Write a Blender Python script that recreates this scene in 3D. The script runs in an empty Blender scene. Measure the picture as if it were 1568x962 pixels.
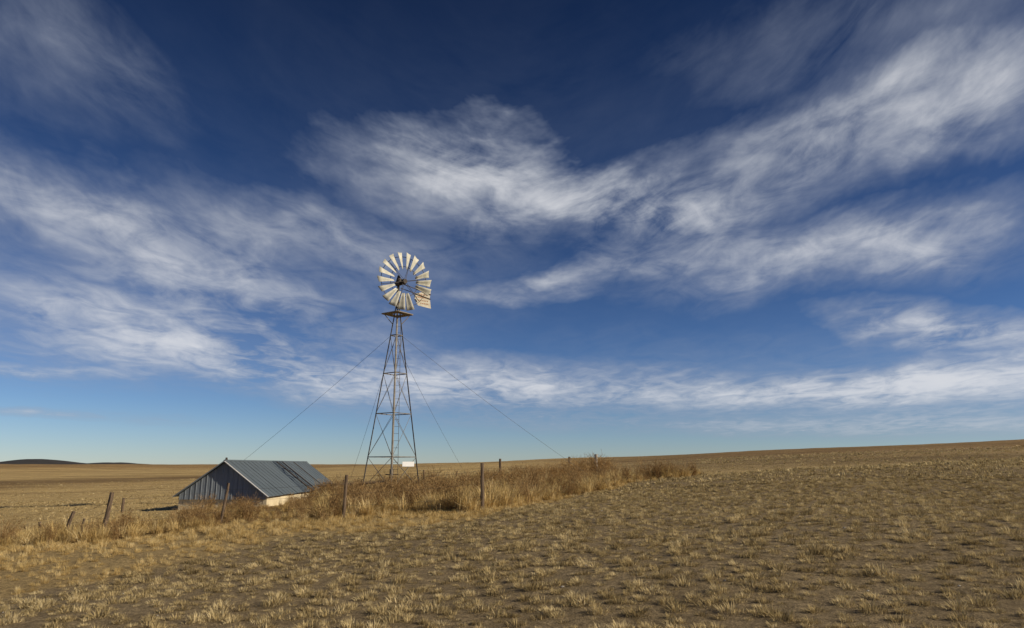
import bpy, math, random
import numpy as np
from mathutils import Vector, Matrix
random.seed(7); rng=np.random.default_rng(11)
scene=bpy.context.scene
EYE=1.7; PITCH=12.5

# ---------------------------------------------------------------- terrain height
def H(x,y):
    x=np.asarray(x,float); y=np.asarray(y,float)
    r=np.hypot(x,y)
    s=1/(1+(r/300.0)**4)**0.25
    a=-1.7+(0.0455*x+0.012*y)*s
    b=-4.2+6.4*(1-np.exp(-r/700.0))
    k=0.8
    m=np.maximum(a,b); h=m+k*np.log(np.exp((a-m)/k)+np.exp((b-m)/k))
    h+=0.035*np.sin(x*0.9+1.3*np.sin(y*0.35))*np.sin(y*0.7+0.8)+0.05*np.sin(x*0.21+y*0.33+1)
    # shallow swale at near left, gentle mound at right with a dip behind its crest
    h-=0.16*np.exp(-((x+7.5)/4.0)**2-((y-12.0)/2.2)**2)
    g=1/(1+np.exp(-(x-7)/3.0))
    h+=g*(0.46*np.exp(-((y-31)/12)**2)-0.95*np.exp(-((y-62)/15)**2))
    h+=0.18*np.exp(-((x-6.5)/4.5)**2-((y-11)/4.0)**2)
    gl=1/(1+np.exp((x+25)/8.0))
    h+=gl*(0.45*np.exp(-((r-150)/28)**2)-0.5*np.exp(-((r-95)/25)**2)+0.8*np.exp(-((r-290)/50)**2))
    f=np.clip(r/200.0,0,1)**2
    h+=f*(0.30*np.sin(x*0.031+y*0.017+2)+0.18*np.sin(x*0.083-y*0.021)+0.35*np.sin(y*0.045+x*0.01))
    h+=19*np.exp(-((x+2060)/75)**2-((y-3000)/200)**2)+11*np.exp(-((x+1970)/60)**2-((y-3000)/200)**2)
    h+=9*np.exp(-((x+1710)/80)**2-((y-3000)/200)**2)+5*np.exp(-((x+2050)/330)**2-((y-3000)/300)**2)
    return h+EYE
def hz(x,y): return float(H(x,y))

# ---------------------------------------------------------------- material helpers
def mat(name):
    m=bpy.data.materials.new(name); m.use_nodes=True
    nt=m.node_tree; return m,nt,nt.nodes['Principled BSDF']
def N(nt,t,**k):
    n=nt.nodes.new(t)
    for a,b in k.items(): setattr(n,a,b)
    return n
def ramp(nt,fac,stops):
    n=nt.nodes.new('ShaderNodeValToRGB'); e=n.color_ramp.elements
    while len(e)<len(stops): e.new(0.5)
    for i,(p,c) in enumerate(stops):
        e[i].position=p; e[i].color=(*c,1)
    nt.links.new(fac,n.inputs[0]); return n.outputs[0]
def noise(nt,vec,scale,detail=5,rough=0.6,dist=0.0):
    n=nt.nodes.new('ShaderNodeTexNoise'); n.inputs['Scale'].default_value=scale
    n.inputs['Detail'].default_value=detail; n.inputs['Roughness'].default_value=rough
    n.inputs['Distortion'].default_value=dist
    if vec is not None: nt.links.new(vec,n.inputs['Vector'])
    return n
def mmath(nt,op,a,b=None,c=None,clamp=False):
    n=nt.nodes.new('ShaderNodeMath'); n.operation=op; n.use_clamp=clamp
    for i,v in enumerate((a,b,c)):
        if v is None: continue
        if isinstance(v,(int,float)): n.inputs[i].default_value=v
        else: nt.links.new(v,n.inputs[i])
    return n.outputs[0]
def mixc(nt,fac,a,b,mode='MIX'):
    n=nt.nodes.new('ShaderNodeMix'); n.data_type='RGBA'; n.blend_type=mode
    for s,v in ((n.inputs['Factor'],fac),(n.inputs[6],a),(n.inputs[7],b)):
        if isinstance(v,(int,float)): s.default_value=v
        elif isinstance(v,tuple): s.default_value=(*v,1)
        else: nt.links.new(v,s)
    return n.outputs[2]

def simple_mat(name,c1,c2,scale=6,rough=0.8,metal=0.0,bump=0.2,stretch=(1,1,1)):
    m,nt,b=mat(name)
    tc=N(nt,'ShaderNodeTexCoord'); mp=N(nt,'ShaderNodeMapping'); mp.inputs['Scale'].default_value=stretch
    nt.links.new(tc.outputs['Object'],mp.inputs[0])
    n=noise(nt,mp.outputs[0],scale,8,0.65)
    nt.links.new(ramp(nt,n.outputs[0],[(0.3,c1),(0.7,c2)]),b.inputs['Base Color'])
    b.inputs['Roughness'].default_value=rough; b.inputs['Metallic'].default_value=metal
    if bump:
        bp=N(nt,'ShaderNodeBump'); bp.inputs['Strength'].default_value=bump; bp.inputs['Distance'].default_value=0.02
        nt.links.new(n.outputs[0],bp.inputs['Height']); nt.links.new(bp.outputs[0],b.inputs['Normal'])
    return m
M_steel=simple_mat('galvanised_steel',(0.10,0.09,0.075),(0.22,0.20,0.17),5,0.6,0.2,0.1)
M_dark=simple_mat('dark_iron',(0.03,0.025,0.02),(0.08,0.06,0.045),8,0.7,0.2)
M_blade=simple_mat('weathered_zinc',(0.36,0.35,0.28),(0.64,0.62,0.52),3,0.6,0.0,0.05)
M_vane=simple_mat('cream_vane_paint',(0.38,0.33,0.23),(0.60,0.56,0.45),4,0.6,0.0,0.05)
M_red=simple_mat('faded_red_paint',(0.30,0.12,0.06),(0.45,0.26,0.15),9,0.8)
M_wood=simple_mat('weathered_wood',(0.05,0.035,0.022),(0.20,0.14,0.09),9,0.95,0,0.6,(4,4,0.5))
M_pale=simple_mat('bleached_wood',(0.30,0.26,0.2),(0.55,0.5,0.42),9,0.95,0,0.6,(4,4,0.5))
M_conc=simple_mat('cream_concrete',(0.50,0.42,0.27),(0.70,0.61,0.42),3,0.9)
M_white=simple_mat('white_paint',(0.74,0.74,0.72),(0.82,0.82,0.8),3,0.6,0,0)
M_wire=simple_mat('wire_steel',(0.05,0.045,0.04),(0.11,0.10,0.085),3,0.6,0.2,0)
M_stone=simple_mat('pale_stone',(0.4,0.37,0.32),(0.6,0.57,0.5),12,0.9)
M_plank=simple_mat('grey_plank',(0.16,0.13,0.09),(0.36,0.31,0.23),6,0.9,0,0.3,(1,5,1))

def roof_mat(name,c1,c2,streak):
    m,nt,b=mat(name)
    tc=N(nt,'ShaderNodeTexCoord'); mp=N(nt,'ShaderNodeMapping'); mp.inputs['Scale'].default_value=streak
    nt.links.new(tc.outputs['Object'],mp.inputs[0])
    n=noise(nt,mp.outputs[0],2.2,8,0.6); n2=noise(nt,tc.outputs['Object'],0.9,4,0.6)
    f=mmath(nt,'ADD',mmath(nt,'MULTIPLY',n.outputs[0],0.6),mmath(nt,'MULTIPLY',n2.outputs[0],0.4))
    c=ramp(nt,f,[(0.3,c1),(0.68,c2)])
    n3=noise(nt,mp.outputs[0],5,6,0.7)
    rust=ramp(nt,n3.outputs[0],[(0.62,(0,0,0)),(0.74,(1,1,1))])
    c=mixc(nt,mmath(nt,'MULTIPLY',rust,0.4),c,(0.09,0.065,0.045))
    nt.links.new(c,b.inputs['Base Color'])
    b.inputs['Roughness'].default_value=0.6; b.inputs['Metallic'].default_value=0.1
    return m
M_roof=roof_mat('painted_roof_metal',(0.075,0.097,0.112),(0.11,0.137,0.155),(0.6,3,0.6))
M_siding=roof_mat('blue_grey_siding',(0.13,0.155,0.18),(0.24,0.275,0.31),(6,1,0.5))

def grass_mat(name,stops,trans=0.25):
    m,nt,b=mat(name)
    oi=N(nt,'ShaderNodeObjectInfo')
    geo=N(nt,'ShaderNodeNewGeometry')
    f=mmath(nt,'ADD',mmath(nt,'MULTIPLY',oi.outputs['Random'],0.5),mmath(nt,'MULTIPLY',geo.outputs['Random Per Island'],0.5))
    c=ramp(nt,f,stops)
    d=N(nt,'ShaderNodeBsdfDiffuse'); nt.links.new(c,d.inputs[0])
    tr=N(nt,'ShaderNodeBsdfTranslucent'); nt.links.new(c,tr.inputs[0])
    mx=N(nt,'ShaderNodeMixShader'); mx.inputs[0].default_value=trans
    nt.links.new(d.outputs[0],mx.inputs[1]); nt.links.new(tr.outputs[0],mx.inputs[2])
    nt.links.new(mx.outputs[0],nt.nodes['Material Output'].inputs[0])
    return m
M_g_low=grass_mat('dry_stubble',[(0.1,(0.22,0.165,0.08)),(0.5,(0.48,0.375,0.185)),(0.9,(0.70,0.58,0.34))],0.25)
M_g_tall=grass_mat('golden_grass',[(0.1,(0.36,0.245,0.095)),(0.5,(0.62,0.46,0.195)),(0.9,(0.78,0.64,0.36))],0.3)
M_weed=grass_mat('brown_weed',[(0.1,(0.15,0.085,0.036)),(0.5,(0.30,0.19,0.083)),(0.9,(0.50,0.36,0.18))],0.2)
M_shrub=grass_mat('rusty_twigs',[(0.1,(0.21,0.12,0.046)),(0.5,(0.41,0.26,0.11)),(0.9,(0.58,0.42,0.20))],0.25)

# ---------------------------------------------------------------- mesh builder
class MB:
    def __init__(s): s.v=[]; s.f=[]
    def add(s,vs,fs):
        o=len(s.v); s.v+= [tuple(p) for p in vs]; s.f+=[tuple(i+o for i in f) for f in fs]
    def beam(s,p,q,w,h=None,up=(0,0,1)):
        h=h or w; p=Vector(p); q=Vector(q); d=(q-p).normalized(); u=Vector(up)
        if abs(d.dot(u))>0.97: u=Vector((1,0,0))
        a=d.cross(u).normalized()*w/2; b=d.cross(a).normalized()*h/2
        vs=[c+x*a+y*b for c in (p,q) for x,y in ((-1,-1),(1,-1),(1,1),(-1,1))]
        s.add(vs,[(3,2,1,0),(4,5,6,7),(0,1,5,4),(1,2,6,5),(2,3,7,6),(3,0,4,7)])
    def cyl(s,p,q,r0,r1=None,n=8,rings=1,jit=0):
        r1=r0 if r1 is None else r1; p=Vector(p); q=Vector(q); d=(q-p).normalized()
        u=Vector((1,0,0)) if abs(d.z)>0.9 else Vector((0,0,1))
        a=d.cross(u).normalized(); b=d.cross(a).normalized(); vs=[];fs=[]
        for k in range(rings+1):
            t=k/rings; c=p.lerp(q,t)+Vector((random.uniform(-jit,jit),random.uniform(-jit,jit),0))*(1 if k else 0)
            r=r0+(r1-r0)*t
            for i in range(n):
                an=2*math.pi*i/n; rr=r*(1+random.uniform(-1,1)*(0.12 if jit else 0))
                vs.append(c+a*math.cos(an)*rr+b*math.sin(an)*rr)
        for k in range(rings):
            for i in range(n):
                j=(i+1)%n; fs.append((k*n+i,k*n+j,(k+1)*n+j,(k+1)*n+i))
        fs.append(tuple(range(n-1,-1,-1))); fs.append(tuple(rings*n+i for i in range(n)))
        s.add(vs,fs)
    def obj(s,name,m,parent=None,link=True,smooth=False):
        me=bpy.data.meshes.new(name); me.from_pydata(s.v,[],s.f); me.materials.append(m); me.update()
        if smooth:
            for p in me.polygons: p.use_smooth=True
        o=bpy.data.objects.new(name,me)
        if link: scene.collection.objects.link(o)
        if parent: o.parent=parent
        return o
def empty(name,loc=(0,0,0),rz=0):
    e=bpy.data.objects.new(name,None); e.location=loc; e.rotation_euler=(0,0,rz); e.empty_display_size=0.3
    scene.collection.objects.link(e); return e

# ---------------------------------------------------------------- ground zones
T1=[-.95,-.73,-.45,-.17,-.04,.07,.165,.27]; E1=[8.5,11.2,14.2,18.2,20.5,25.0,33,36]
T2=[-.95,-.73,-.36,-.04,.07,.165,.27]; E2=[17,17.5,21.5,22.3,26.4,33.2,36.2]
T3=[-.95,-.73,-.5,-.42,-.3,-.1,0,.1,.16,.27]; E3=[20,20.5,24,29.6,36,43,50,56,50,37]
def zone(x,y):
    t=x/np.maximum(y,0.01)
    e1=np.interp(t,T1,E1)+0.8*np.sin(x*0.9)+0.5*np.sin(x*2.3+1); e2=np.interp(t,T2,E2)+0.5*np.sin(x*1.3)
    e3=np.interp(t,T3,E3)+0.8*np.sin(x*0.7)
    ok=(y>4)&(t<0.27)
    z=np.zeros(np.shape(x),int)
    z[ok&(y>e1)&(y<=e2)]=1
    z[ok&(y>e2)&(y<=e3)]=2
    z[ok&(y>e3)]=3
    return z

# ---------------------------------------------------------------- ground mesh
nr,na=420,900
rad=np.concatenate([[0.0],np.geomspace(0.6,7000,nr)])
ang=np.linspace(0,2*np.pi,na,endpoint=False)
R,A=np.meshgrid(rad[1:],ang,indexing='ij')
X=(R*np.sin(A)).ravel(); Y=(R*np.cos(A)).ravel()
X=np.concatenate([[0],X]); Y=np.concatenate([[0],Y]); Z=H(X,Y)
verts=np.stack([X,Y,Z],1)
i=np.arange(nr-1)[:,None]; j=np.arange(na)[None,:]; jn=(j+1)%na
q=np.stack([1+i*na+j,1+i*na+jn,1+(i+1)*na+jn,1+(i+1)*na+j],-1).reshape(-1,4)[:,::-1]
tri=[(0,int(1+(k+1)%na),int(1+k)) for k in range(na)]
me=bpy.data.meshes.new('ground')
me.from_pydata(verts.tolist(),[],[tuple(a) for a in q.tolist()]+tri)
me.polygons.foreach_set('use_smooth',np.ones(len(me.polygons),bool))
r=np.hypot(X,Y); t=X/np.maximum(Y,0.01); zn=zone(X,Y)
def sm(a,b,v): 
    u=np.clip((v-a)/(b-a),0,1); return (u*u*(3-2*u))[:,None]
C=np.tile(np.array([0.25,0.195,0.115]),(len(X),1))
stub=np.array([0.31,0.235,0.12])
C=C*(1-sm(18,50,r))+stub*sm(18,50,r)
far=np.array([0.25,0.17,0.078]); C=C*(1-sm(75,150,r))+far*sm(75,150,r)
leftf=np.array([0.47,0.35,0.16])
for z_,c_ in ((1,(0.36,0.27,0.13)),(2,(0.30,0.21,0.09))):
    C[zn==z_]=c_
w3=(np.clip((0.27-t)/0.35,0,1)*(zn==3))[:,None]; w3=w3*w3*(3-2*w3)
C=C*(1-w3)+leftf*w3
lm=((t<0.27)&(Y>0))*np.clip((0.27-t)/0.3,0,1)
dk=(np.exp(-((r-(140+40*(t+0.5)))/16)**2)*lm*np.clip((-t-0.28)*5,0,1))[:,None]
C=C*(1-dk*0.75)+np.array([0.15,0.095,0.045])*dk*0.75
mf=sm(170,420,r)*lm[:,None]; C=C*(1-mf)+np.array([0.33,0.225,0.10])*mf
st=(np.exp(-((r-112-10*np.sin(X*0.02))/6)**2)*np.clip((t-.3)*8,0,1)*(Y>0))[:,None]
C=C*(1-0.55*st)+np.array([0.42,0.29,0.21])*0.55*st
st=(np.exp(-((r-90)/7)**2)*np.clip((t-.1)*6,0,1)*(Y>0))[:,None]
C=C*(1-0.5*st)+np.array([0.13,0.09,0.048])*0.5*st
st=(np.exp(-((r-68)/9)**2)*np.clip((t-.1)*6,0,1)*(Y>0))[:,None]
C=C*(1-0.6*st)+np.array([0.48,0.365,0.18])*0.6*st  # pale grass band, its tint also painting in a sunlit strip
ff=sm(1500,3000,r); C=C*(1-ff)+np.array([0.06,0.06,0.06])*ff  # farthest ground tinted dark grey in place of haze
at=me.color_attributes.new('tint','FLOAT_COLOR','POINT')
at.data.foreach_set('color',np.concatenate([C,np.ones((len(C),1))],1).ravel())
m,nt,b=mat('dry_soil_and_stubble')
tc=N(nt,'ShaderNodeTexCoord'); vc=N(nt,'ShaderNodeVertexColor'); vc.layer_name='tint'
P=tc.outputs['Object']
n1=noise(nt,P,9,8,0.7); n2=noise(nt,P,0.9,6,0.65); n3=noise(nt,P,0.07,6,0.7); n4=noise(nt,P,45,4,0.7)
mp=N(nt,'ShaderNodeMapping'); mp.inputs['Rotation'].default_value=(0,0,0.25); mp.inputs['Scale'].default_value=(0.02,0.12,0.1)
nt.links.new(P,mp.inputs[0]); n5=noise(nt,mp.outputs[0],1.0,7,0.7)
g1=ramp(nt,n1.outputs[0],[(0.3,(0.5,0.48,0.45)),(0.55,(1,1,1)),(0.75,(1.5,1.47,1.4))])
g2=ramp(nt,n2.outputs[0],[(0.3,(0.84,0.83,0.81)),(0.7,(1.14,1.14,1.13))])
g3=ramp(nt,n3.outputs[0],[(0.3,(0.82,0.8,0.77)),(0.7,(1.14,1.14,1.14))])
g4=ramp(nt,n4.outputs[0],[(0.35,(0.55,0.55,0.55)),(0.65,(1.4,1.4,1.4))])
g5=ramp(nt,n5.outputs[0],[(0.32,(0.52,0.46,0.42)),(0.5,(1,1,1)),(0.68,(1.35,1.32,1.25))])
# the long plot bands only matter on the distant slopes
sx=N(nt,'ShaderNodeVectorMath',operation='LENGTH'); nt.links.new(P,sx.inputs[0])
fr_=N(nt,'ShaderNodeMapRange'); fr_.inputs[1].default_value=40; fr_.inputs[2].default_value=90; nt.links.new(sx.outputs['Value'],fr_.inputs[0])
g5=mixc(nt,fr_.outputs[0],(1.0,1.0,1.0),g5)
c=vc.outputs[0]
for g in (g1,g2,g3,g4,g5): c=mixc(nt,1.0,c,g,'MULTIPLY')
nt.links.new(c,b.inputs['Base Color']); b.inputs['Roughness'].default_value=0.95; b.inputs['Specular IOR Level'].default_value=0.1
bp=N(nt,'ShaderNodeBump'); bp.inputs['Strength'].default_value=0.9; bp.inputs['Distance'].default_value=0.06
hh=mmath(nt,'ADD',n1.outputs[0],mmath(nt,'MULTIPLY',n4.outputs[0],0.3))
nt.links.new(hh,bp.inputs['Height']); nt.links.new(bp.outputs[0],b.inputs['Normal'])
me.materials.append(m)
ground=bpy.data.objects.new('ground',me); scene.collection.objects.link(ground)

# ---------------------------------------------------------------- vegetation prototypes
def tuft(name,m,n,lmin,lmax,spread,w,lean,dome=False):
    mb=MB()
    for _ in range(n):
        a=random.uniform(0,2*math.pi); u=math.sqrt(random.random()); rr=spread*u
        p=Vector((rr*math.cos(a),rr*math.sin(a),-0.02))
        L=random.uniform(lmin,lmax)*((1.15-.5*u) if dome else 1); a2=a+random.gauss(0,0.7); ln=abs(random.gauss(lean,0.3))*(u*1.3+.2 if dome else 1)
        d=Vector((math.cos(a2)*math.sin(ln),math.sin(a2)*math.sin(ln),math.cos(ln)))
        d2=(d+Vector((math.cos(a2),math.sin(a2),-0.5))*random.uniform(0.1,0.8)).normalized()
        sd=Vector((math.cos(a2+1.57+random.uniform(-.8,.8)),math.sin(a2+1.57),random.uniform(-.2,.2)))*w*random.uniform(0.6,1.3)/2
        q=p+d*L*0.55; e=q+d2*L*0.45
        mb.add([p-sd,p+sd,q+sd*.8,q-sd*.8,e],[(0,1,2,3),(3,2,4)])
    return mb.obj(name,m,link=False)
def twigs(name,m,stems,height,spread,w,sub=7,round_=False):
    mb=MB()
    def strip(p,q,w):
        d=q-p; sd=d.cross(Vector((random.gauss(0,1),random.gauss(0,1),random.gauss(0,1))))
        if sd.length<1e-6: return
        sd=sd.normalized()*w/2; mb.add([p-sd,p+sd,q+sd*.6,q-sd*.6],[(0,1,2,3)])
    for _ in range(stems):
        a=random.uniform(0,2*math.pi); ln=random.uniform(0.0,0.95 if round_ else 0.5)
        L=height*random.uniform(0.5,1.05); p=Vector((random.gauss(0,spread),random.gauss(0,spread),0))
        d=Vector((math.cos(a)*math.sin(ln),math.sin(a)*math.sin(ln),math.cos(ln)))
        pts=[p]; 
        for k in range(4):
            d=(d+Vector((random.gauss(0,.16),random.gauss(0,.16),random.gauss(0,.1)))).normalized()
            pts.append(pts[-1]+d*L/4)
        for k in range(4): strip(pts[k],pts[k+1],w*(1-.18*k))
        for k in range(sub):
            u=random.uniform(0.25,1)*4; ki=min(3,int(u)); s0=pts[ki].lerp(pts[ki+1],u-ki)
            dd=(d+Vector((random.gauss(0,.7),random.gauss(0,.7),random.gauss(0.1,.5)))).normalized()
            l2=L*random.uniform(0.12,0.3); e=s0+dd*l2; strip(s0,e,w*0.6)
            for z in range(3):
                s1=s0.lerp(e,random.uniform(.3,1)); d3=(dd+Vector((random.gauss(0,.7),random.gauss(0,.7),random.gauss(0.2,.6)))).normalized()
                strip(s1,s1+d3*l2*random.uniform(.3,.6),w*0.6)
    return mb
def coll(name,objs):
    c=bpy.data.collections.new(name)
    for o in objs: c.objects.link(o)
    return c
C_low=coll('stubble_tufts',[tuft('stubble_tuft_%d'%k,M_g_low,[150,180,200,120,170][k],0.045,[0.09,0.105,0.11,0.08,0.12][k],[0.07,0.09,0.105,0.055,0.08][k],0.007,0.5,True) for k in range(5)])
C_far=coll('distant_stubble_tufts',[tuft('distant_stubble_tuft_%d'%k,M_g_low,26,0.05,0.115,[.10,.13,.08][k],0.022,0.5,True) for k in range(3)])
C_med=coll('grass_tufts',[tuft('grass_tuft_%d'%k,M_g_tall,110,0.08,[0.22,0.27,0.18][k],0.11,0.007,0.4) for k in range(3)])
C_tall=coll('tall_grass_tufts',[tuft('tall_grass_tuft_%d'%k,M_g_tall,90,0.2,[0.5,0.6,0.42][k],0.12,0.011,0.3) for k in range(3)])
C_weed=coll('weed_clumps',[twigs('w',M_weed,26,[0.6,0.45,0.75][k],0.08,0.012,5,k==1).obj('weed_clump_%d'%k,M_weed,link=False) for k in range(3)])

def scatter(name,xy,sc,col,ncol,m,tilt=0.15):
    n=len(xy); z=H(xy[:,0],xy[:,1])-0.01
    me=bpy.data.meshes.new(name); me.from_pydata(np.column_stack([xy,z]).tolist(),[],[])
    rot=np.column_stack([rng.normal(0,tilt,n),rng.normal(0,tilt,n),rng.uniform(0,6.28,n)])
    S=np.column_stack([sc,sc,sc*rng.uniform(.7,1.3,n)])
    for an,d in (('rot',rot),('scl',S)):
        a=me.attributes.new(an,'FLOAT_VECTOR','POINT'); a.data.foreach_set('vector',d.ravel())
    a=me.attributes.new('pick','INT','POINT'); a.data.foreach_set('value',rng.integers(0,ncol,n).astype(np.int32))
    me.materials.append(m)
    o=bpy.data.objects.new(name,me); scene.collection.objects.link(o)
    g=bpy.data.node_groups.new(name+'_nodes','GeometryNodeTree')
    g.interface.new_socket('Geometry',in_out='INPUT',socket_type='NodeSocketGeometry')
    g.interface.new_socket('Geometry',in_out='OUTPUT',socket_type='NodeSocketGeometry')
    gi=g.nodes.new('NodeGroupInput'); go=g.nodes.new('NodeGroupOutput')
    ip=g.nodes.new('GeometryNodeInstanceOnPoints'); ci=g.nodes.new('GeometryNodeCollectionInfo')
    ci.inputs['Collection'].default_value=col; ci.inputs['Separate Children'].default_value=True; ci.inputs['Reset Children'].default_value=True
    def na_(nm,ty):
        k=g.nodes.new('GeometryNodeInputNamedAttribute'); k.data_type=ty; k.inputs['Name'].default_value=nm; return k.outputs[0]
    L=g.links.new
    L(gi.outputs[0],ip.inputs['Points']); L(ci.outputs[0],ip.inputs['Instance']); ip.inputs['Pick Instance'].default_value=True
    L(na_('pick','INT'),ip.inputs['Instance Index']); L(na_('rot','FLOAT_VECTOR'),ip.inputs['Rotation']); L(na_('scl','FLOAT_VECTOR'),ip.inputs['Scale'])
    L(ip.outputs[0],go.inputs[0])
    md=o.modifiers.new('scatter','NODES'); md.node_group=g
    return o
def wedge(n,r0,r1,a0=-50,a1=50):
    r=np.sqrt(rng.uniform(r0*r0,r1*r1,n)); a=np.radians(rng.uniform(a0,a1,n))
    return np.column_stack([r*np.sin(a),r*np.cos(a)])
def in_shed(p): return (p[:,0]>-14.7)&(p[:,0]<-10.1)&(p[:,1]>29.7)&(p[:,1]<41.9)
def patch(x,y): return np.sin(x*1.1+2*np.sin(y*.6))*np.sin(y*.9+1.5*np.sin(x*.5))
def rows(ymax,dr,ds,jit):
    th=math.radians(28); n=int(ymax*1.9/dr); mcount=int(ymax*2.4/ds)
    a,b=np.meshgrid(np.arange(-n,n)*dr,np.arange(-mcount,mcount)*ds)
    a=a.ravel()+rng.normal(0,jit,a.size); b=b.ravel()+rng.normal(0,ds*.45,b.size)
    x=a*math.cos(th)+b*math.sin(th); y=-a*math.sin(th)+b*math.cos(th)
    p=np.column_stack([x,y]); rr=np.hypot(x,y)
    return p[(rr<ymax)&(rr>3)&(y>0)&(np.abs(np.arctan2(x,y))<math.radians(50))]
p1=rows(29,0.26,0.20,0.05); p1=p1[rng.random(len(p1))<0.9]
z=zone(p1[:,0],p1[:,1]); p1=p1[(z==0)]
scatter('stubble_field_grass',p1,np.clip(rng.lognormal(0.06,0.32,len(p1)),.45,1.65),C_low,5,M_g_low)
p2=np.concatenate([wedge(36000,28,60),wedge(18000,60,130),wedge(3000,19,28,-50,-18)])
z=zone(p2[:,0],p2[:,1]); rr=np.hypot(p2[:,0],p2[:,1]); k=(((z==0)&(rr>28))|((z==3)&(rng.random(len(z))<0.5)))&~in_shed(p2); p2=p2[k]; z=z[k]; rr=rr[k]
scatter('distant_stubble_grass',p2,rng.lognormal(0.04,0.3,len(p2))*np.where(z==3,.65,1)*(1+np.clip((rr-25)/60,0,1)*0.6)*(1+0.1*patch(p2[:,0],p2[:,1])),C_far,3,M_g_low)
# grass bands
m1=wedge(32000,8,48,-50,16); z=zone(m1[:,0],m1[:,1])
m1=m1[(z==1)&(rng.random(len(z))<0.6+0.3*patch(m1[:,0],m1[:,1]))]
scatter('golden_grass',m1,rng.uniform(.5,1.0,len(m1))*np.interp(np.hypot(m1[:,0],m1[:,1]),[10,15,21],[.45,.65,1]),C_med,3,M_g_tall)
m2=wedge(30000,15,62,-50,16); z=zone(m2[:,0],m2[:,1]); pt=patch(m2[:,0]*.8,m2[:,1]*.8)
k=(z==2)&~in_shed(m2); m2=m2[k]; pt=pt[k]
def lowered(p):
    t=p[:,0]/p[:,1]; f=np.interp(t,[-.75,-.5,-.25,-.15,-.02,.06],[.85,1.0,1.25,1.3,1.45,1.15])
    f[(t>-.37)&(t<-.27)&(p[:,1]<37)]=.68
    f[(t>-.52)&(t<=-.37)&(p[:,1]<37)]=.8
    f[(t>-.37)&(t<-.32)&(p[:,1]<33)]=.38
    return f
tt=m2[:,0]/m2[:,1]
isw=rng.random(len(m2))<np.clip(0.20+0.30*(pt<-0.1)+0.25*(np.hypot(m2[:,0]+8,m2[:,1]-28)<6)-.10*(tt>-.14)*(tt<.02),0,1)
tg=m2[~isw]; tg=tg[rng.random(len(tg))<0.82+.15*patch(tg[:,0]*1.5,tg[:,1]*1.5)]; scatter('tall_dry_grass',tg,rng.uniform(.55,1.15,len(tg))*lowered(tg)*(1+.25*patch(tg[:,0],tg[:,1])),C_tall,3,M_g_tall)
wd=m2[isw]; wd=wd[rng.random(len(wd))<0.55]; scatter('brown_weeds',wd,rng.uniform(.45,1.1,len(wd))*lowered(wd),C_weed,3,M_weed)
sm_=MB()
def blob(mb,c,r):
    vs=[];n=7
    for a,(h_,k_) in enumerate(((-.4,.7),(0.1,1.0),(.5,.6))):
        for i_ in range(n):
            u=2*math.pi*i_/n; q=r*k_*random.uniform(.75,1.2); vs.append((c[0]+q*math.cos(u)*1.2,c[1]+q*math.sin(u),c[2]+h_*r))
    fs=[(a*n+i_,a*n+(i_+1)%n,(a+1)*n+(i_+1)%n,(a+1)*n+i_) for a in range(2) for i_ in range(n)]+[tuple(2*n+i_ for i_ in range(n))]
    mb.add(vs,fs)
for p in wedge(50,6.5,22): 
    blob(sm_,(p[0],p[1],hz(*p)+0.005),random.choice((.01,.014,.02)))
sm_.obj('field_stones',M_stone)

# ---------------------------------------------------------------- named shrubs
def shrub(x,y,h,spread,stems,w,m=M_shrub):
    mb=twigs('s',m,stems,h,spread,w,9,True); o=mb.obj('dry_shrub',m); o.location=(x,y,hz(x,y)-0.05); return o
for x,y,h,sp,n in ((1.7,46,1.1,.7,170),(2.9,49,1.3,.8,200),(4.6,50,1.5,.7,220),(5.9,51,1.75,.5,200),(6.9,52,1.2,.6,120),
                   (0.6,40,1.0,.6,140),(2.6,42,.9,.7,130),(-.2,37,.9,.6,130),(-1.4,27,.65,.4,110),(-9.6,36.5,1.0,.3,130),(-9.3,34.2,.7,.35,110),
                   (-6.6,31,.7,.5,110),(-4.4,32,.8,.6,130),(-9.9,23.5,.4,.6,110),(-3.0,29,.8,.5,110),(3.6,36,.7,.7,110),(-13.6,21.3,.4,.4,90)):
    shrub(x,y,h,sp,n,0.016 if y<35 else 0.02, M_shrub if y>35 or x>-5 else M_weed)

# ---------------------------------------------------------------- windmill
WX,WY=-6.02,35.0; WZ=hz(WX,WY)
mill=empty('windmill',(WX,WY,WZ))
Ht=9.3; Rb,Rt=1.48,0.15; ph=math.radians(10)
def leg(i_,h):
    f=h/Ht; R_=Rb+(Rt-Rb)*f; a=ph+math.pi/2*i_; return Vector((R_*math.cos(a),R_*math.sin(a),h))
tw=MB()
for i_ in range(4):
    p,q_=leg(i_,-0.1),leg(i_,Ht+0.5)
    a=ph+math.pi/2*i_
    for da in (0.9,-0.9):
        off=Vector((math.cos(a+math.pi+da),math.sin(a+math.pi+da),0))*0.03
        tw.beam(p+off,q_+off*.6,0.065 if da>0 else 0.012,0.012 if da>0 else 0.065,up=(math.cos(a+da),math.sin(a+da),0))
girts=[0.35,1.95,4.1,6.15,8.15]
for g in girts:
    for i_ in range(4):
        tw.beam(leg(i_,g),leg((i_+1)%4,g),0.05,0.04)
tower=tw.obj('tower_legs',M_steel,mill)
br=MB()
for a,b_ in zip(girts[:-1],girts[1:]):
    for i_ in range(4):
        k=(i_+1)%4
        br.cyl(leg(i_,a),leg(k,b_),0.010,n=5); br.cyl(leg(k,a),leg(i_,b_),0.010,n=5)
lp=leg(3,0.3).lerp(leg(0,0.3),.12); lq=leg(3,Ht).lerp(leg(0,Ht),.5)
for s_ in (-.14,.14):
    br.beam(lp+Vector((s_,0,0)),lq+Vector((s_*.8,0,0)),0.02)
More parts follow.
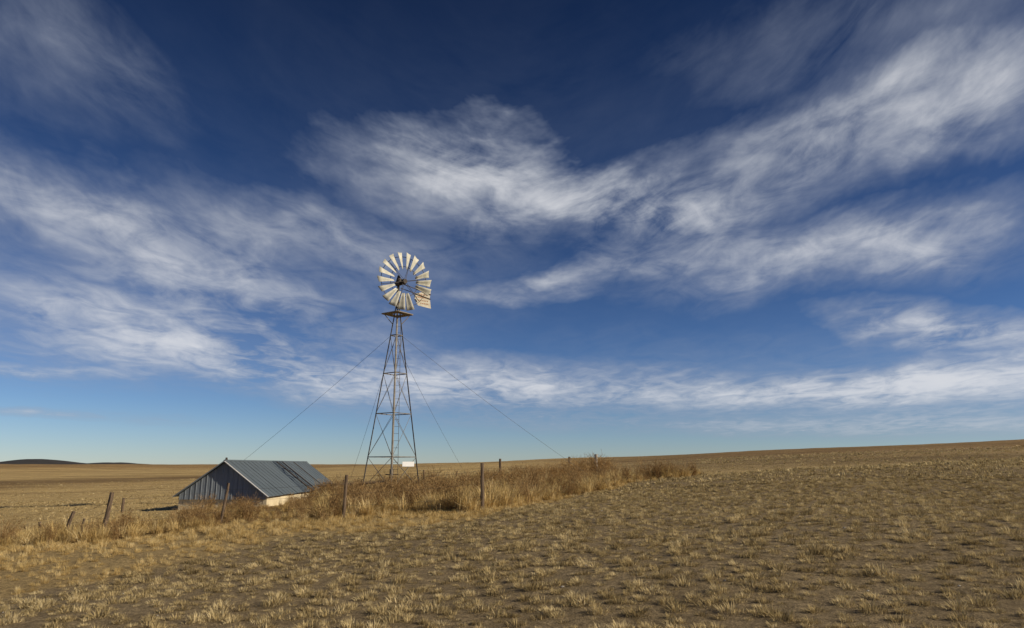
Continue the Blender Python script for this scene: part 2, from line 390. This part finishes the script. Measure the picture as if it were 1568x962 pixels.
for k in range(26):
    p=lp.lerp(lq,k/26); br.cyl(p+Vector((-.14,0,0)),p+Vector((.14,0,0)),0.008,n=5)
br.obj('tower_braces',M_steel,mill)
pr=MB(); pr.cyl((0,0,0.1),(0,0,Ht+1),0.022,n=7); pr.cyl((0,0,-.1),(0,0,2.1),0.055,n=9)
pr.beam((-.3,0,1.1),(.35,0,1.1),.05); pr.cyl((0,0,.9),(0,0,1.35),0.1,n=10)
pr.cyl((-.1,0,.8),(-2.1,-.6,.55),0.045,n=8); pr.beam((-2.1,-.6,-.3),(-2.1,-.6,.95),.07)
pr.obj('pump_rod_and_pipe',M_dark,mill)
pl=MB()
for k in range(4):
    a=ph+math.pi/4+k*math.pi/2
    c=Vector((math.cos(a),math.sin(a),0))*.42; tdir=Vector((-math.sin(a),math.cos(a),0))
    for s_ in (-.13,.0,.13):
        cc=c+Vector((math.cos(a),math.sin(a),0))*s_+Vector((0,0,Ht-.02+.004*k))
        pl.beam(cc-tdir*.55,cc+tdir*.55,.12,.035)
for k in range(4): pl.beam(leg(k,Ht-.55),leg(k,Ht-.05)+Vector((math.cos(ph+k*1.5708),math.sin(ph+k*1.5708),0))*.5,.035)
pl.obj('platform',M_plank,mill)
# head: local -Y is the wheel side; the mill is furled (tail folded beside the wheel)
HY=37
head=empty('head',(0,0,0)); head.parent=mill; head.rotation_euler=(0,0,math.radians(HY))
hz_=11.15-WZ-.02
ox=.08
hd=MB(); hd.cyl((0,0,Ht+.3),(0,0,hz_-.1),0.07,n=9); hd.cyl((ox,-.62,hz_),(ox,.25,hz_),0.06,n=10)
hd.cyl((.03,-.28,hz_+.02),(.03,.22,hz_+.02),.17,.14,n=12); hd.cyl((0,0,hz_+.1),(0,0,hz_+.42),.14,.06,n=10)
hd.cyl((ox,-.62,hz_),(ox,-.46,hz_),.12,.15,n=12)
hd.obj('gearbox',M_dark,head)
WR=1.55; wy=-.58; bl=MB(); fr=MB()
nb=18
for k in range(nb):
    if k in (16,15): continue   # two sails missing
    a=2*math.pi*k/nb+0.08+random.uniform(-.02,.02)
    er=Vector((math.cos(a),0,math.sin(a))); et=Vector((-math.sin(a),0,math.cos(a))); ey=Vector((0,1,0))
    vs=[];nu,nv=5,5
    bend=random.uniform(-.12,.12)
    for iu in range(nu):
        u=iu/(nu-1); rr_=WR*(0.42+0.58*u); wd_=0.15+0.27*u
        pt_=math.radians(38-12*u)+bend
        for iv in range(nv):
            v=iv/(nv-1)-.5; cam_=0.06*(1-4*v*v)
            vs.append(er*rr_+et*(wd_*v*math.cos(pt_)-cam_*math.sin(pt_))+ey*(wy-wd_*v*math.sin(pt_)+cam_*math.cos(pt_))+Vector((ox,0,hz_)))
    fs=[(iu*nv+iv,iu*nv+iv+1,(iu+1)*nv+iv+1,(iu+1)*nv+iv) for iu in range(nu-1) for iv in range(nv-1)]
    bl.add(vs,fs)
for ring,yo in ((.52,.08),(.86,.10)):
    n=54
    for k in range(n):
        a,b_=2*math.pi*k/n,2*math.pi*(k+1)/n
        fr.beam((ox+WR*ring*math.cos(a),wy+yo,hz_+WR*ring*math.sin(a)),(ox+WR*ring*math.cos(b_),wy+yo,hz_+WR*ring*math.sin(b_)),.025,.018,up=(0,1,0))
for k in range(6):
    a=2*math.pi*k/6+.25; c_,s_=math.cos(a),math.sin(a)
    fr.cyl((ox+.1*c_,wy-.02,hz_+.1*s_),(ox+WR*.86*c_,wy+.1,hz_+WR*.86*s_),.011,n=5)
    fr.cyl((ox+.1*c_,wy+.16,hz_+.1*s_),(ox+WR*.86*c_,wy+.1,hz_+WR*.86*s_),.011,n=5)
o=bl.obj('wheel_blades',M_blade,head,smooth=True)
sd=o.modifiers.new('thickness','SOLIDIFY'); sd.thickness=0.004
fr.obj('wheel_rims_and_spokes',M_dark,head)
# tail: folded round towards the wheel
tail=empty('tail',(0,0,0)); tail.parent=head; tail.rotation_euler=(0,0,math.radians(-59-HY+4))
tl=MB(); tl.beam((0,.15,hz_+.02),(0,1.95,hz_-.35),.035); tl.beam((0,.15,hz_-.25),(0,1.95,hz_-.6),.03); tl.obj('tail_boom',M_dark,tail)
vn=MB(); prof=[(.98,-.26),(.98,.10),(1.95,.36),(1.9,-.04),(1.99,-.62),(1.2,-.54)]
vs=[(-.03,y_,hz_-.50+z_) for y_,z_ in prof]+[(-.024,y_,hz_-.50+z_) for y_,z_ in prof]
n=len(prof); vn.add(vs,[tuple(range(n)),tuple(range(2*n-1,n-1,-1))]+[(k,(k+1)%n,(k+1)%n+n,k+n) for k in range(n)])
vn.obj('tail_vane',M_vane,tail)
vr=MB()
for sx_ in (-.0345,-.0195):
    for z0,y0,y1 in ((.08,1.25,1.7),(-.07,1.1,1.75),(-.24,1.2,1.8),(-.4,1.35,1.8)):
        yy=y0
        while yy<y1:
            L_=random.uniform(.05,.10); vr.beam((sx_,yy,hz_-.50+z0),(sx_,min(yy+L_,y1+.02),hz_-.50+z0-.004),.003,.06,up=(0,0,1)); yy+=L_+.04
vr.obj('vane_lettering',M_red,tail)
sg=MB(); sg.beam((.74,-1.35,1.60),(1.26,-1.0,1.60),.012,.23); sg.obj('notice_plate',M_white,mill)
# guy wires
gw=MB()
for i_,(hh2,ax,ay) in enumerate(((8.1,-20.5,46),(8.1,5.0,41),(7.8,-2.9,50),(6.0,-9.9,42))):
    li=[2,0,1,2][i_]; p=leg(li,hh2); q_=Vector((ax-WX,ay-WY,hz(ax,ay)-WZ)); prev=p
    for k in range(1,13):
        u=k/12; c_=p.lerp(q_,u); c_.z-=0.35*4*u*(1-u)*.5
        gw.cyl(prev,c_,.007,n=5); prev=c_
gw.obj('guy_wires',M_wire,mill)

# ---------------------------------------------------------------- shed
sx0,sx1,sy0,sy1=-14.2,-10.42,30.0,41.6; rx=(-12.28); eave=EYE-1.22; rid=EYE+0.17
shed=empty('metal_roofed_shed',(rx,sy0,0))
def S(x,y,z): return (x-rx,y-sy0,z)
w=MB(); gb=hz(sx0,sy0)-.3; ym=(sy0+sy1)/2; yh=(sy1-sy0)/2-.08
w.beam(S(sx1-.10,ym-yh,(gb+eave-.06)/2),S(sx1-.10,ym+yh,(gb+eave-.06)/2),.16,eave-.06-gb)
w.beam(S(sx0+.10,ym-yh,(gb+eave-.06)/2),S(sx0+.10,ym+yh,(gb+eave-.06)/2),.16,eave-.06-gb)
w.beam(S(sx0+.19,sy0+.17,(gb+eave-.1)/2),S(sx1-.19,sy0+.17,(gb+eave-.1)/2),.16,eave-.1-gb)
w.beam(S(sx0+.19,sy1-.17,(gb+eave-.1)/2),S(sx1-.19,sy1-.17,(gb+eave-.1)/2),.16,eave-.1-gb)
w.obj('foundation_walls',M_conc,shed)
def gable(y,name,ribdir):
    g=MB(); n=220; xs=np.linspace(sx0+.04,sx1-.04,n); fs=[];vs=[]
    for k,x in enumerate(xs):
        top=(rid-.03)-(rid-eave)*abs(x-rx)/((rx-sx0) if x<rx else (sx1-rx))
        ph_=(x*4.6)%1.0; off=0.014 if ph_<0.16 else (0.005*math.sin(ph_*25))
        vs+= [S(x,y+ribdir*off,eave-.2),S(x,y+ribdir*off,max(top,eave-.12))]
    for k in range(n-1): fs.append((2*k,2*k+2,2*k+3,2*k+1))
    g.add(vs,fs); return g.obj(name,M_siding,shed)
gable(sy0,'front_gable',-1); gable(sy1-.02,'rear_gable',1)
def roofside(xe,name):
    g=MB(); oh=.12; sgn=1 if xe>rx else -1
    ed=Vector((xe+sgn*oh,0,eave-oh*(rid-eave)/abs(xe-rx))); rd=Vector((rx,0,rid))
    n=12; L_=sy1-sy0+.3; nrm=Vector((sgn*(rid-eave),0,abs(xe-rx))).normalized()
    y0=sy0-.15
    for k in range(n):
        a=y0+L_*k/n+.012; b_=y0+L_*(k+1)/n-.012; lift=nrm*random.uniform(0,.012)
        sag=random.uniform(-.02,.02)
        c=[]
        for p,yy in ((ed,a),(ed,b_),(rd,b_),(rd,a)):
            c.append(Vector(S(p.x,yy,p.z))+lift)
        c[0].z+=sag*.5; c[1].z+=sag*.5
        c2=[q_+nrm*.02 for q_ in c]
        g.add(c+c2,[(0,1,2,3),(7,6,5,4),(0,4,5,1),(1,5,6,2),(2,6,7,3),(3,7,4,0)])
    g.obj(name,M_roof,shed)
    s=MB()
    for k in range(25):
        yy=y0+L_*k/24; p=Vector(S(ed.x,yy,ed.z))+nrm*.035; q_=Vector(S(rd.x,yy,rd.z))+nrm*.035
        s.beam(p,q_,.02,.010,up=tuple(nrm))
    s.obj(name+'_seams',M_roof,shed)
    d=MB()
    if sgn>0:
        for yy,ww in ((sy0+6.35,.2),(sy0+7.2,.14),(sy0+9.1,.1)):  # dark strips laid on, standing in for shadowed slits of missing panels
            d.beam(Vector(S(ed.x+.02,yy,ed.z))+nrm*.04,Vector(S(rd.x,yy,rd.z))+nrm*.04,ww,.02,up=tuple(nrm))
        d.obj(name+'_slit_strips',M_dark,shed)
    t_=MB(); f0=Vector(S(ed.x,y0-.02,ed.z))+nrm*.01; f1=Vector(S(rd.x,y0-.02,rd.z))+nrm*.01
    t_.beam(f0,f1,.03,.07,up=(0,1,0)); return t_
roofside(sx1,'right_roof').obj('rake_trim',M_white,shed)
roofside(sx0,'left_roof').obj('rake_trim_left',M_siding,shed)
rc=MB(); rc.cyl(S(rx,sy0-.17,rid+.02),S(rx,sy1+.17,rid+.02),.05,n=8); rc.obj('ridge_cap',M_roof,shed)
fin=MB(); fin.cyl(S(rx,sy0+.02,rid+.05),S(rx,sy0+.02,rid+.16),.06,.04,n=8); fin.obj('ridge_vent',M_dark,shed)
# ---------------------------------------------------------------- fence
fence=empty('wire_fence')
posts=[(-12.5,19.9,.72,.22,.05),(-11.6,20.2,1.2,.12,.065),(-9.15,22.3,1.22,.16,.045),(-5.15,21.7,1.3,.03,.055),(-.91,22.0,1.45,-.02,.065),
       (-.74,43.5,1.55,0,.08),(4.4,53.5,1.65,0,.09)]
tops=[];pm=MB()
for x,y,h,ln,rr_ in posts:
    b_=Vector((x,y,hz(x,y)-.1)); t_=Vector((x+ln,y+random.uniform(-.05,.05),hz(x,y)+h)); tops.append((b_,t_))
    pm.cyl(b_,t_,rr_,rr_*.85,n=9,rings=6,jit=.012)
for x,y,h,ln,rr_ in ((-16.5,30,.6,.02,.06),(-12.25,20.2,.5,.1,.035),(-5.0,40,1.1,-.05,.06),(-4.75,34.2,.75,.1,.05),(-3.9,48,.9,.15,.05),(-14.1,21.4,.4,-.1,.04)):
    b_=Vector((x,y,hz(x,y)-.1)); pm.cyl(b_,b_+Vector((ln,0,h+.1)),rr_,rr_*.85,n=8,rings=4,jit=.01)
pm.obj('posts',M_wood,fence,smooth=False)
op=MB(); b_=Vector((6.05,50.6,hz(6.05,50.6)-.1)); op.cyl(b_,b_+Vector((.05,0,1.85)),.14,.11,n=9,rings=5,jit=.015); op.obj('bleached_corner_post',M_pale,fence)
wm=MB()
for a,b_ in zip(range(6),range(1,7)):
    for f in (.35,.6,.85):
        p=tops[a][0].lerp(tops[a][1],f); q_=tops[b_][0].lerp(tops[b_][1],f); prev=p
        for k in range(1,7):
            u=k/6; c_=p.lerp(q_,u); c_.z-=.12*u*(1-u)*4*.4; wm.cyl(prev,c_,.003,n=4); prev=c_
wm.obj('strands',M_wire,fence)
rail=MB(); rail.cyl((-9.0,32.6,hz(-9,32.6)+.75),(-6.3,33.6,hz(-6.3,33.6)+.8),.05,.045,n=8,rings=4,jit=.01); rail.cyl((-7.9,33.0,hz(-7.9,33.0)-.1),(-7.9,33.0,hz(-7.9,33.0)+.95),.05,n=8)
rail.obj('wooden_rail',M_wood)

# ---------------------------------------------------------------- light
AZ=math.radians(103); EL=math.radians(28)
Sdir=Vector((math.sin(AZ)*math.cos(EL),math.cos(AZ)*math.cos(EL),math.sin(EL)))
sl=bpy.data.lights.new('sun','SUN'); sl.energy=5.0; sl.angle=math.radians(.5); sl.color=(1,.87,.68)
so=bpy.data.objects.new('sun',sl); so.rotation_euler=Sdir.to_track_quat('Z','Y').to_euler(); scene.collection.objects.link(so)

# ---------------------------------------------------------------- sky
W=bpy.data.worlds.new('World'); scene.world=W; W.use_nodes=True; nt=W.node_tree
bg=nt.nodes['Background']; ST=0.10; bg.inputs[1].default_value=ST
sky=N(nt,'ShaderNodeTexSky'); sky.sky_type='NISHITA'; sky.sun_disc=False; sky.sun_elevation=EL; sky.sun_rotation=AZ
sky.air_density=1.0; sky.dust_density=0.2; sky.ozone_density=3.0; sky.altitude=1500
tc=N(nt,'ShaderNodeTexCoord'); nrm=N(nt,'ShaderNodeVectorMath',operation='NORMALIZE'); nt.links.new(tc.outputs['Generated'],nrm.inputs[0])
sp=N(nt,'ShaderNodeSeparateXYZ'); nt.links.new(nrm.outputs[0],sp.inputs[0]); x_,y_,z_=sp.outputs
A_=mmath(nt,'ARCTAN2',x_,y_); E_=mmath(nt,'ARCSINE',z_)
den=mmath(nt,'ADD',mmath(nt,'MAXIMUM',z_,0.0),0.07)
px=mmath(nt,'DIVIDE',x_,den); py=mmath(nt,'DIVIDE',y_,den)
cp=N(nt,'ShaderNodeCombineXYZ'); nt.links.new(px,cp.inputs[0]); nt.links.new(py,cp.inputs[1])
def vscale(v,s,rz=0,loc=(0,0,0)):
    m_=N(nt,'ShaderNodeMapping'); m_.inputs['Scale'].default_value=s; m_.inputs['Rotation'].default_value=(0,0,rz); m_.inputs['Location'].default_value=loc
    nt.links.new(v,m_.inputs[0]); return m_.outputs[0]
# fanned coordinates: bands rise away from the fan centre
Aabs=mmath(nt,'SQRT',mmath(nt,'ADD',mmath(nt,'MULTIPLY',A_,A_),0.02))
Ef=mmath(nt,'SUBTRACT',E_,mmath(nt,'MULTIPLY',mmath(nt,'MULTIPLY',Aabs,0.62),E_))
fan=N(nt,'ShaderNodeCombineXYZ'); nt.links.new(A_,fan.inputs[0]); nt.links.new(Ef,fan.inputs[1])
wn=noise(nt,vscale(fan.outputs[0],(4,9,1),0,(3,1,0)),1.0,5,0.62)
wsp=N(nt,'ShaderNodeSeparateColor'); nt.links.new(wn.outputs['Color'],wsp.inputs[0])
lowf=mmath(nt,'MINIMUM',mmath(nt,'ADD',mmath(nt,'MULTIPLY',E_,2.2),0.03),1.0)
Aw=mmath(nt,'ADD',A_,mmath(nt,'MULTIPLY',mmath(nt,'SUBTRACT',wsp.outputs[0],.5),.34))
Ew=mmath(nt,'ADD',E_,mmath(nt,'MULTIPLY',mmath(nt,'MULTIPLY',mmath(nt,'SUBTRACT',wsp.outputs[1],.5),.19),lowf))
ae=N(nt,'ShaderNodeCombineXYZ'); nt.links.new(Aw,ae.inputs[0]); nt.links.new(Ew,ae.inputs[1])
th=math.radians(PITCH)
def azel(X,Y):
    u=(X-784)/1045; v=(481-Y)/1045
    yy=math.cos(th)-v*math.sin(th); zz=math.sin(th)+v*math.cos(th); return math.atan2(u,yy),math.asin(zz/math.sqrt(u*u+yy*yy+zz*zz))
banks=[(120,310,330,50,-20,.95),(320,420,320,50,-20,.7),(130,450,420,75,-8,.7),(480,565,480,42,-10,.8),(680,600,360,24,-4,.8),(400,335,200,40,-15,.5),
 (700,258,200,58,-3,1.15),(880,315,280,52,-16,1.05),(1020,325,220,42,-5,.7),(150,540,400,46,-3,.5),(600,370,260,50,0,.36),
 (1270,225,470,62,17,1.0),(1480,150,260,66,20,.7),(1240,392,340,36,14,1.0),(850,430,230,18,9,.95),(1460,495,240,32,-4,1.8),(1430,380,240,40,5,.75),
 (1120,598,800,28,-1,1.3),(1450,578,340,28,5,1.35),(50,75,280,75,-25,.45),(1350,50,380,60,12,.36),(45,632,80,6,-3,1.0),(50,566,130,9,-2,.9),
 (520,440,280,80,-12,.28),(1400,655,460,16,1,.8),(180,640,120,8,-6,.35),(330,520,300,44,-8,.45),
 (784,330,950,240,0,.07),(1050,650,500,14,0,.5),(1250,545,480,36,0,.25)]
tot=None
for X_,Y_,L_,W_,an,dn in banks:
    a0,e0=azel(X_,Y_); c_,s_=math.cos(math.radians(an)),math.sin(math.radians(an))
    a1,e1=azel(X_+60*c_,Y_-60*s_); a2,e2=azel(X_-s_*20,Y_-c_*20)
    sl_=math.hypot(a1-a0,e1-e0)/60; sw_=math.hypot(a2-a0,e2-e0)/20
    mp=N(nt,'ShaderNodeMapping',vector_type='TEXTURE'); mp.inputs['Location'].default_value=(a0,e0,0)
    mp.inputs['Rotation'].default_value=(0,0,math.atan2(e1-e0,a1-a0)); mp.inputs['Scale'].default_value=(L_*sl_*1.15,W_*sw_*1.6,1)
    nt.links.new(ae.outputs[0],mp.inputs[0])
    gr=N(nt,'ShaderNodeTexGradient',gradient_type='SPHERICAL'); nt.links.new(mp.outputs[0],gr.inputs[0])
    k=mmath(nt,'MULTIPLY',gr.outputs['Fac'],dn)
    tot=k if tot is None else mmath(nt,'ADD',tot,k)
f1=noise(nt,vscale(fan.outputs[0],(3.4,12,1),0,(1,4,0)),1.0,6,.58,.5).outputs[0]
f2=noise(nt,vscale(cp.outputs[0],(3.0,2.0,1),-.1,(5,2,0)),1.5,6,.58,.9).outputs[0]
f3=noise(nt,vscale(fan.outputs[0],(13,36,1),0,(9,4,0)),1,6,.62,.7).outputs[0]
fib=mmath(nt,'ADD',mmath(nt,'ADD',mmath(nt,'MULTIPLY',f1,.46),mmath(nt,'MULTIPLY',f2,.32)),mmath(nt,'MULTIPLY',f3,.22))
mr=N(nt,'ShaderNodeMapRange'); mr.inputs[1].default_value=.38; mr.inputs[2].default_value=.65; mr.inputs[3].default_value=.12; mr.inputs[4].default_value=1.65
nt.links.new(fib,mr.inputs[0])
dl=mmath(nt,'MULTIPLY',tot,mr.outputs[0])
ex=mmath(nt,'POWER',2.71828,mmath(nt,'MULTIPLY',dl,-1.15))
d=mmath(nt,'MULTIPLY',mmath(nt,'SUBTRACT',1.0,ex),.93)
hs=N(nt,'ShaderNodeHueSaturation'); hs.inputs['Saturation'].default_value=1.1; nt.links.new(sky.outputs[0],hs.inputs['Color'])
tint=ramp(nt,z_,[(0.0,(0.60,0.67,0.82)),(0.12,(0.48,0.56,0.74)),(0.3,(0.32,0.385,0.53)),(0.6,(0.155,0.20,0.30))])
sk=mixc(nt,1.0,hs.outputs[0],tint,'MULTIPLY')
cc=ramp(nt,d,[(0,(.27,.32,.42)),(.35,(.33,.37,.46)),(.62,(.49,.52,.58)),(.85,(.71,.72,.75))])
cc=mixc(nt,1.0,cc,(1/ST,1/ST,1/ST),'MULTIPLY')
fin_=mixc(nt,d,sk,cc)
nt.links.new(fin_,bg.inputs[0])

# ---------------------------------------------------------------- camera
cam=bpy.data.cameras.new('camera'); cam.lens=24; cam.sensor_width=36; cam.clip_end=20000; cam.clip_start=.1
co=bpy.data.objects.new('camera',cam); co.location=(0,0,EYE); co.rotation_euler=(math.radians(90+PITCH),0,0); scene.collection.objects.link(co); scene.camera=co
scene.view_settings.view_transform='Standard'; scene.view_settings.look='None'; scene.view_settings.exposure=0
